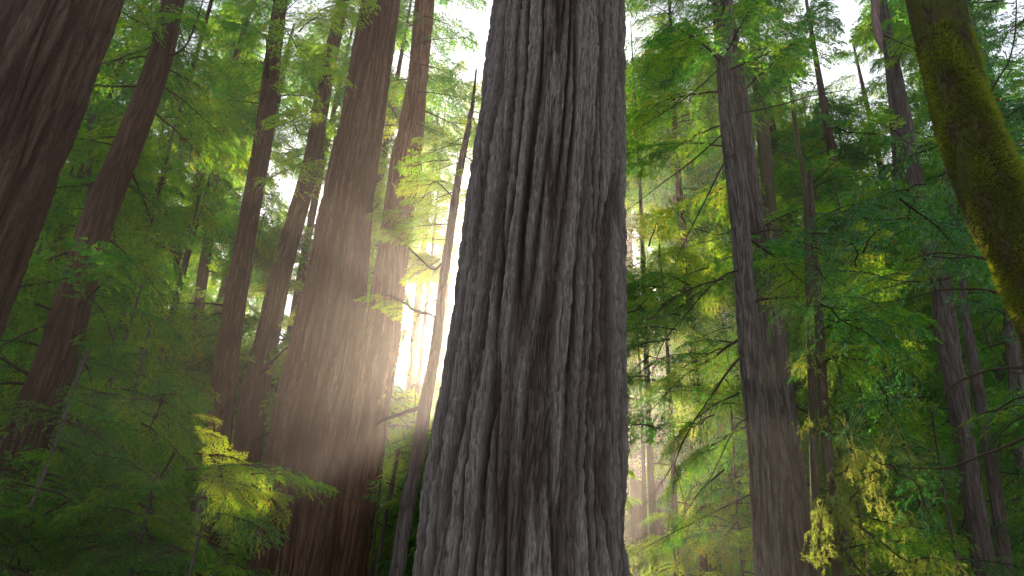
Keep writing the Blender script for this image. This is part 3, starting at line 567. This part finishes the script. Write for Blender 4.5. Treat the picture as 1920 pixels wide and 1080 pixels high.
# broken snag hanging by the upper edge
bs = thing('broken_branch', 'broken barkless stub hanging down past the upper edge, left of the mossy trunk', 'dead branch', tuple(at(1640, 0, 10)))
sp = pxcurve([(1618, -160, 10.3, .075), (1630, -70, 10.1, .068), (1640, 0, 10, .062), (1643, 45, 10, .062), (1649, 75, 9.95, .052), (1651, 92, 9.93, .02), (1650, 99, 9.93, .003)], 40)
V, F = tube(sp[:, :3], sp[:, 3]*(1+0.25*noise(sp[:, :3]*5)), 24); V = V+nrm(V-np.repeat(sp[:, :3], 24, 0))*(noise(V*np.array([22, 22, 4.0]))*0.016)[:, None]
link(bpy.data.objects.new('wood', mesh_np('snag', V-np.array(bs.location), F, [bark('dead_wood', (0.30, 0.20, 0.18), (0.2, 0.12, 0.10), 1, .8)], vattr=np.ones(len(V)))), bs)
bare(bs, [(1632, 55, 10, .012), (1690, 80, 10.2, .008), (1740, 100, 10.4, .004)], R_, 2, .2, .1)

# ------------------------------------------------------------------ crowns of the named trees
rc = np.random.default_rng(21)
def cr(key, y0, y1, n, kind, lf, **kw):
    root, ax, pts, D = TREES[key]; za = at(pts[0][0], y1, D)[2]; zb = at(pts[0][0], y0, D)[2]
    return crown(root, ax, za, zb, n, kind, lf, rc, **kw)
cr('T2', -150, 900, 70, 'mid', 4.0); cr('T2b', 50, 1000, 40, 'mid', 2.6)
cr('T3', -150, 600, 50, 'mid', 4.2); cr('T3', 600, 1080, 20, 'mid', 3.6)
cr('T4', -200, 800, 70, 'mid', 4.2); cr('T4b', -200, 1080, 80, 'far', 5.0)
cr('T6', -200, 600, 55, 'mid', 3.8); cr('T7', 130, 330, 14, 'near', 1.8)
cr('T9', -250, 1080, 70, 'mid', 3.6); cr('T10', -250, 900, 55, 'mid', 3.4)
cr('T17', -250, 1000, 60, 'far', 4.0); cr('T14', -100, 1000, 60, 'mid', 3.4); cr('T15', 300, 1100, 36, 'mid', 2.6); cr('T16', 200, 1100, 36, 'mid', 3.0)
cr('T20', -200, 700, 80, 'far', 4.2); cr('T13', 500, 1100, 36, 'near', 2.2)
for k in range(4): cr('F%d' % k, -200, 800, 70, 'far', 5.5)
# sprays carried by the drooping limbs of the front grey conifer
for _ in range(44):
    x = rc.uniform(1180, 1395); y = rc.uniform(430, 980); put_bough(TREES['T9'][0], at(x, y, rc.uniform(17.3, 19)), rc.uniform(2.4, 4.4), rc.uniform(-.6, 0), rc.uniform(1.0, 2.0), 'near', rc, True, rc.normal(0, .4))
# explicit boughs
def bough(key, px, py, D, az, tilt, L, kind, check=False, roll=0.0):
    root = TREES[key][0]; return put_bough(root, at(px, py, D), math.radians(az), math.radians(tilt), L, kind, rc, check, roll)
for x, y, az, L in [(795, 30, 10, 2.6), (790, 80, -25, 2.8), (788, 120, 20, 2.4), (782, 170, -10, 2.6), (796, -30, 0, 3.0), (792, 60, 60, 2.4), (775, 230, 10, 2.0)]: bough('T6', x, y, 29, az, -8, L, 'mid')
# leafy broad branches between sapling and mossy tree
for k in range(150):
    x, y = rc.uniform(1490, 1960), rc.uniform(180, 900)
    if y < 420-(x-1560)*0.35 and rc.random() < 0.8: continue
    D = rc.uniform(9.0, 17); key = 'T11' if (k % 5) < 3 else 'T18'
    if sum(1 for c in TREES[key][0].children if c.name.startswith('branch')) > 96: continue
    put_bough(TREES[key][0], at(x, y, D), rc.uniform(0, 6.28), rc.uniform(-0.4, 0.2), rc.uniform(1.0, 1.9), 'broad', rc)
for k in range(60):
    x, y = rc.uniform(1800, 2050), rc.uniform(-150, 500); D = rc.uniform(9, 13)
    if sum(1 for c in t11.children if c.name.startswith('branch')) > 96: break
    put_bough(t11, at(x, y, D), rc.uniform(0, 6.28), rc.uniform(-0.4, 0.2), rc.uniform(1.0, 1.9), 'broad', rc)

# ------------------------------------------------------------------ fill forest: young trees near, tall trees behind
NAMED = sorted([(np.interp(540, [q[1] for q in v[2]], [q[0] for q in v[2]]), k) for k, v in TREES.items()])
used = {}
def fill_tree(px, D, top, z0, n, kind, lf, rad, name, desc, cat, group, r, m, lean=0.0):
    p = at(px, 540, D); q = [np.array([p[0]+lean*h+r.normal(0, .15), D+r.normal(0, .15), h]) for h in (-0.3, top*0.3, top*0.65, top)]
    ax = (np.array(q), np.array([rad*1.2, rad, rad*0.7, rad*0.12+0.02])); ax[0][1:3, 2] = [top*.3, top*.65]
    if D > 14:
        zz = np.linspace(3, top, 30); pp = np.array([axis_at(ax, z)[0] for z in zz])
        x, y, _ = proj(pp); mm = (y > 0) & (y < 1080)
        if mm.any() and blocked(pp[mm], rad*20): return None
    if D > 14 and px > 700 and px < 1300 and shades(np.array([axis_at(ax, z)[0] for z in np.linspace(1, top, 60)]), r, rad*0.5, 6): return None
    root = thing(name, desc, cat, (q[0][0], q[0][1], 0), group)
    make_trunk(root, ax, m, nth=24 if D > 35 else 36, dz=0.35 if D > 35 else 0.15, zvis=(2, top), lam=0.15, dep=0.03, stretch=12)
    c = crown(root, ax, z0, top*0.99, n, kind, lf, r)
    return root
rf = np.random.default_rng(99)
spots = []
for k in range(64):
    px = -150+2220*((k*0.618034+0.13) % 1); D = 40+ (k % 4)*22+rf.uniform(-5, 5); spots.append((px, D))
spots = [q for q in spots if not (q[1] < 62 and -5 < at(q[0], 540, q[1])[0] < 5)]
spots += [(600, 44), (1490, 46), (1545, 52), (1600, 45), (1650, 55), (1710, 48), (1570, 66), (1630, 70), (430, 50), (1400, 50), (1210, 48), (1185, 70), (1300, 62), (790, 56)]
for k in range(22):
    px = -80+2080*((k*0.618034+0.47) % 1); spots.append((px, rf.uniform(118, 140)))
spots += [(1180, 95), (1235, 105), (1290, 92), (1350, 100), (820, 100), (860, 125), (1150, 128)]
TALL = [(90, 30), (235, 33), (405, 34), (545, 36), (1300, 33), (1480, 31), (1775, 33), (1895, 28)]
ORD = ['first', 'second', 'third', 'fourth', 'fifth', 'sixth', 'seventh', 'eighth', 'ninth', 'tenth']
REG = [(250, 'behind the slender leaning trunk'), (450, 'behind the narrow brown trunk'), (620, 'behind the hazy brown trunk'), (800, 'behind the joined redwood pair'), (1170, 'behind the huge grey trunk'),
       (1300, 'in the mist beside the huge trunk'), (1420, 'behind the crossing grey pair'), (1560, 'behind the slim golden moss trunk'), (1700, 'behind the lacy upper foliage'), (1860, 'behind the furrowed shaded trunk'), (9999, 'behind the mossy leaning trunk')]
def region(px):
    for a, b in REG:
        if px < a: return b
cnt = {}
for px, D in sorted(spots):
    if D < 60: h, kind, lf, n = rf.uniform(44, 56), 'far', 5.6, 66 if px < 620 else 90
    else: h, kind, lf, n = rf.uniform(54, 68), 'far', 7.0, 98
    if D > 95: kind, lf, h = 'far', 9.0, rf.uniform(56, 70)
    Xp = at(px, 540, D)[0]
    if -5.5 < Xp < 7 and D > 50: h = min(h, 0.42*D)
    dist = 'faint' if D > 90 else ('hazy' if D > 70 else ('far' if D > 52 else 'tall'))
    rg = region(px); key = (dist, rg); cnt[key] = cnt.get(key, 0)+1
    fill_tree(px, D, h, 5, n, kind, lf, rf.uniform(.3, .6), 'redwood_tree', '%s redwood %s, %s from left' % (dist, rg, ORD[cnt[key]-1]), 'redwood tree', 'background redwoods', rf, M_BARK1)
# near sprays reaching in from the lower left
nc = thing('young_conifer', 'shaded bushy conifer filling the bottom left, just behind the sunlit sprig', 'young tree', tuple(at(340, 1080, 14)*np.array([1, 1, 0])), None)
q0 = at(340, 1080, 14); axn = (np.array([[q0[0], 14, -0.3], [q0[0], 14, 3.5], [q0[0]+.05, 14, 6.0], [q0[0]+.1, 14, 7.6]]), np.array([.06, .05, .03, .008]))
make_trunk(nc, axn, M_BARK2, nth=20, dz=0.1, zvis=(0, 8), lam=0.05, dep=0.008); TREES['NC'] = (nc, axn, [(340, 1080, 5)], 14)
nd = thing('young_conifer', 'nearest small sapling holding out the sunlit yellow green sprig at the lower left', 'young tree', tuple(at(352, 1080, 10.4)*np.array([1, 1, 0])), None)
q0 = at(352, 1080, 10.4); axd = (np.array([[q0[0], 10.4, -0.3], [q0[0], 10.4, 2.5], [q0[0]+.03, 10.4, 4.2], [q0[0]+.06, 10.4, 5.4]]), np.array([.045, .035, .02, .006]))
make_trunk(nd, axd, M_BARK2, nth=16, dz=0.1, zvis=(0, 6), lam=0.05, dep=0.006)
for x, y, D, az, ti, L, kd in [(348, 880, 10.3, -12, 4, 1.75, 'near'), (362, 900, 10.2, -5, 0, 1.15, 'neary'), (380, 890, 10.1, -25, -10, .9, 'neary'), (420, 900, 10, -35, -25, .7, 'neary'), (352, 775, 10.3, -5, 0, .42, 'neary'), (356, 805, 10.3, 5, -4, .45, 'neary'), (362, 850, 10.2, 10, 0, .62, 'neary'),
                           (410, 870, 10, -60, -30, .7, 'neary'), (350, 930, 10.3, -10, -10, 1.2, 'near'), (470, 905, 10, 0, -30, .62, 'neary'), (400, 960, 10, -20, -15, .9, 'near'), (470, 890, 9.9, 8, 4, .9, 'near'), (430, 920, 10.1, -80, -40, .62, 'neary'), (395, 865, 10.2, 20, 0, .6, 'neary')]:
    put_bough(nd, at(x, y, D), math.radians(az), math.radians(ti), L, kd, rf, False, rf.normal(0, .4))
for k in range(70):
    x, y = rf.uniform(-60, 440), rf.uniform(740, 1120)
    put_bough(nc, at(x, y, rf.uniform(12, 16)), rf.uniform(0, 6.28), rf.uniform(-.5, .1), rf.uniform(1.2, 2.1), 'near', rf, True, rf.normal(0, .3))
def ytree(px, D, top, z0, n, lf, rad, label, kind='midy', box=None):
    p = at(px, 540, D); ax = (np.array([[p[0], D, -0.3], [p[0], D+.1, top*.35], [p[0]+.1, D, top*.7], [p[0], D, top]]), np.array([rad*1.2, rad, rad*.6, .02]))
    root = thing('forest_tree', label, 'maple tree', (p[0], D, 0)); make_trunk(root, ax, M_BARKG, nth=24, dz=0.3, zvis=(2, top), lam=0.1, dep=0.02)  # not all maples: also yellow-painted trees, conifers and added sun blockers
    c = 0
    for k in range(n):
        z = rf.uniform(z0, top); q, _ = axis_at(ax, z); a = rf.uniform(0, 6.28); o = q+np.array([math.cos(a), math.sin(a), 0])*rf.uniform(0, lf*.6)
        if put_bough(root, o, a+rf.normal(0, .5), rf.uniform(-.5, .2), lf*rf.uniform(.5, 1.0), kind, rf, True, rf.normal(0, .3), test=box): c += 1
        if c > 95: break
win = lambda x, y: not ((y > 560) & (y < 715) & (x > 700) & (x < 900)).any()
ytree(752, 35, 33, 15, 150, 3.2, .12, 'tree with sunlight painted into its yellow green leaves, between the joined redwoods and the thin dark stem', box=win)  # bright leaf colour of these trees stands in for sun through foliage
ytree(835, 40, 36, 20, 150, 3.2, .14, 'tree with sunlight painted into its yellow green leaves, beside the upper left side of the huge grey trunk', box=win)
ytree(800, 43, 42, 21, 140, 3.4, .14, 'taller tree with sunlight painted into its yellow green leaves, in the gap left of the huge grey trunk', box=win)
ytree(772, 36, 13.5, 9, 60, 2.4, .08, 'low tree crown with sunlight painted into its green leaves, beneath the misty opening left of the huge trunk', box=win)
below = lambda x, y: y.min() > 738 and not (x.min() < 700)
for px, D, tp, kd, lb in [(752, 28, 14.2, 'mid', 'dark bushy conifer just right of the foot of the joined redwoods'), (800, 30, 15.0, 'midy', 'bushy tree with sunlight painted into its yellow green leaves, behind the thin dark stem, below the misty opening'), (862, 27, 13.8, 'mid', 'bushy conifer half hidden by the lower left side of the huge grey trunk'),
                          (925, 29, 14.6, 'mid', 'bushy conifer hidden behind the lower huge grey trunk'), (975, 27, 13.8, 'mid', 'second unseen bushy conifer added to block sun behind the lower huge grey trunk')]:
    ytree(px, D, tp, 3.5, 230, 3.0, .06, lb, kd, box=below)  # low trees placed to block sun below the beam, hidden ones unseen
for px, D, lb in [(1030, 40, 'tall dense conifer added to block sun, hidden behind the huge grey trunk'), (1105, 43, 'tall dense conifer added to block sun just behind the right side of the huge grey trunk')]:
    ytree(px, D, 37, 22, 330, 4.4, .16, lb, 'mid', box=lambda x, y: x.min() > 985)  # dense trees added to keep sun off the haze at the right
for x, y, D, az, L in [(905, 560, 25, 20, 2.2), (915, 520, 26, -30, 2.4), (900, 470, 25, 10, 2.4), (925, 430, 26, 50, 2.6), (935, 610, 24, 0, 1.6), (945, 380, 27, 0, 3), (910, 330, 27, 30, 3)]:
    put_bough(TREES['T7'][0], at(x, y, D), math.radians(az), -.2, L, 'mid', rf, False, 1.1)  # unseen boughs added behind the huge trunk to shade the upper beam
for x, y, D, az, L in [(880, 650, 24, -10, 1.3), (895, 662, 24, -10, 1.0), (900, 600, 25, 0, 1.2), (905, 560, 23, 20, 1.2), (890, 705, 24, 0, .9), (880, 480, 24, 0, 1.5)]:
    put_bough(TREES['T7'][0], at(x, y, D), math.radians(az), -.1, L, 'near', rf, False, 1.2)  # unseen clumps added behind the huge trunk for dark streaks in the haze
ytree(1240, 31, 24, 8, 170, 3.0, .12, 'tree with sunlight painted into its yellow leaves, just right of the huge grey trunk')  # sunlit yellow is put into the leaf colour here too
ytree(1205, 36, 42, 22, 160, 3.4, .14, 'tall conifer filling the upper gap right of the huge grey trunk', 'mid')
ytree(1190, 38, 26, 12, 120, 3.0, .12, 'tree with sunlight painted into its golden leaves, touching the right side of the huge grey trunk')
ytree(575, 33, 30, 14, 70, 2.8, .10, 'tree with sunlight painted into its yellow green leaves, between the hazy brown trunk and the joined redwoods')
ytree(330, 42, 26, 14, 60, 3.0, .12, 'tree with sunlight painted into its leaves, far behind the faint small trunk in the left half')
ytree(1540, 19, 15.5, 8, 60, 1.8, .06, 'light green maple around the top of the slim golden moss trunk')
t5 = TREES['T5'][0]
for x, y, D, az, ti, L in [(600, 20, 23, -30, -6, 2.6), (640, 60, 23.5, -70, -10, 2.2), (560, 60, 24, -50, -10, 3), (600, 160, 24, -60, -15, 2.6), (560, 250, 25, -90, -15, 2.5), (620, 230, 24, -120, -15, 2.0), (690, -60, 23.8, -150, -10, 2.6)]:
    put_bough(t5, at(x, y, D), math.radians(az), math.radians(ti), L, 'midy', rf, False, rf.normal(0, .3))
t7 = TREES['T7'][0]
for x, y, D, az, ti, L in [(800, 590, 22.3, 185, 0, .9), (778, 580, 22.7, 195, 0, .9), (750, 563, 23.3, 170, 0, .8), (725, 553, 23.7, 180, 0, .9), (838, 420, 22, 175, 0, 1.5), (836, 450, 22.3, 195, -5, 1.3), (800, 400, 23, 160, -10, 1.2), (780, 440, 23.5, 200, -10, 1.2), (815, 500, 22.3, 170, -15, 1.0), (850, 360, 22, 150, 0, 1.4), (770, 400, 24, 180, 0, 1.3), (835, 340, 22, 190, -8, 1.3), (810, 345, 21.8, 170, -5, 1.0), (795, 370, 21.7, 185, -15, .7), (842, 300, 22, 175, 0, 1.5), (850, 270, 22, 200, 0, 1.2), (855, 230, 22, 10, 0, .8), (850, 330, 22, -60, -10, .8)]:
    put_bough(t7, at(x, y, D), math.radians(az), math.radians(ti), L, 'neary', rf, False, rf.normal(0, .3))
cnt = {}
for px, D in TALL:
    rg = region(px); cnt[rg] = cnt.get(rg, 0)+1
    fill_tree(px, D, 46, 20, 85, 'mid', 4.2, .2, 'redwood_tree', 'middle distance redwood with high feathery crown %s, %s from left' % (rg, ORD[cnt[rg]-1]), 'redwood tree', 'middle distance redwoods', rf, M_BARK1)
# understory
US = [(60, 12, 6.5, .04, 'near'), (190, 14, 8.5, .05, 'mid'), (310, 16, 10, .05, 'mid'), (260, 19, 13, .06, 'mid'), (120, 17, 12, .06, 'mid'), (385, 13, 6.0, .04, 'near'), (-40, 15, 12, .05, 'mid'), (330, 24, 20, .08, 'mid'), (230, 26, 26, .1, 'mid'), (60, 28, 27, .1, 'mid'),
      (-60, 22, 22, .09, 'mid'), (780, 36, 15, .07, 'mid'), (740, 40, 19, .08, 'mid'), (1290, 30, 13, .05, 'mid'), (1345, 27, 14, .05, 'mid'), (1510, 24, 18, .08, 'mid'), (1600, 28, 24, .1, 'mid'),
      (1640, 20, 13, .06, 'mid'), (1740, 30, 26, .1, 'mid'), (1880, 22, 18, .08, 'mid'), (1700, 18, 10, .05, 'mid'), (1960, 18, 15, .06, 'mid'), (1560, 36, 32, .12, 'far'), (1820, 34, 32, .12, 'far'), (450, 34, 26, .1, 'mid'), (140, 34, 36, .12, 'far'), (350, 36, 38, .12, 'far')]
cnt = {}
for px, D, h, rad, kind in sorted(US):
    rg = region(px).replace('behind', 'near'); k2 = 'low' if h < 11 else ('young' if h < 22 else 'slender'); key = (k2, rg); cnt[key] = cnt.get(key, 0)+1
    fill_tree(px, D, h, 1.5, 95 if 700 < px < 950 else (60 if kind == 'near' else 55), kind, {'near': 2.1, 'mid': 3.2, 'far': 4.6}[kind]*(0.8 if h < 12 else 1), rad, 'young_conifer',
              '%s bushy conifer %s, %s from left' % (k2, rg, ORD[cnt[key]-1]), 'young tree', 'understory conifers', rf, M_BARK2)
print('BOUGHS', NB[0])

# ------------------------------------------------------------------ haze
m, t, out = mat('haze_air'); pv = t.nodes.new('ShaderNodeVolumePrincipled')
pv.inputs['Color'].default_value = (0.98, 0.92, 0.88, 1); pv.inputs['Density'].default_value = 0.0009; pv.inputs['Anisotropy'].default_value = 0.86
t.links.new(pv.outputs[0], out.inputs['Volume'])
x0, x1, y0, y1, z0, z1 = -330, 330, -290, 370, -2.5, 74
V = [(x, y, z) for z in (z0, z1) for x, y in ((x0, y0), (x1, y0), (x1, y1), (x0, y1))]
hz = link(bpy.data.objects.new('haze', mesh_np('haze', V, [(3, 2, 1, 0), (4, 5, 6, 7), (0, 1, 5, 4), (1, 2, 6, 5), (2, 3, 7, 6), (3, 0, 4, 7)], [m], smooth=False))); hz['kind'] = 'stuff'
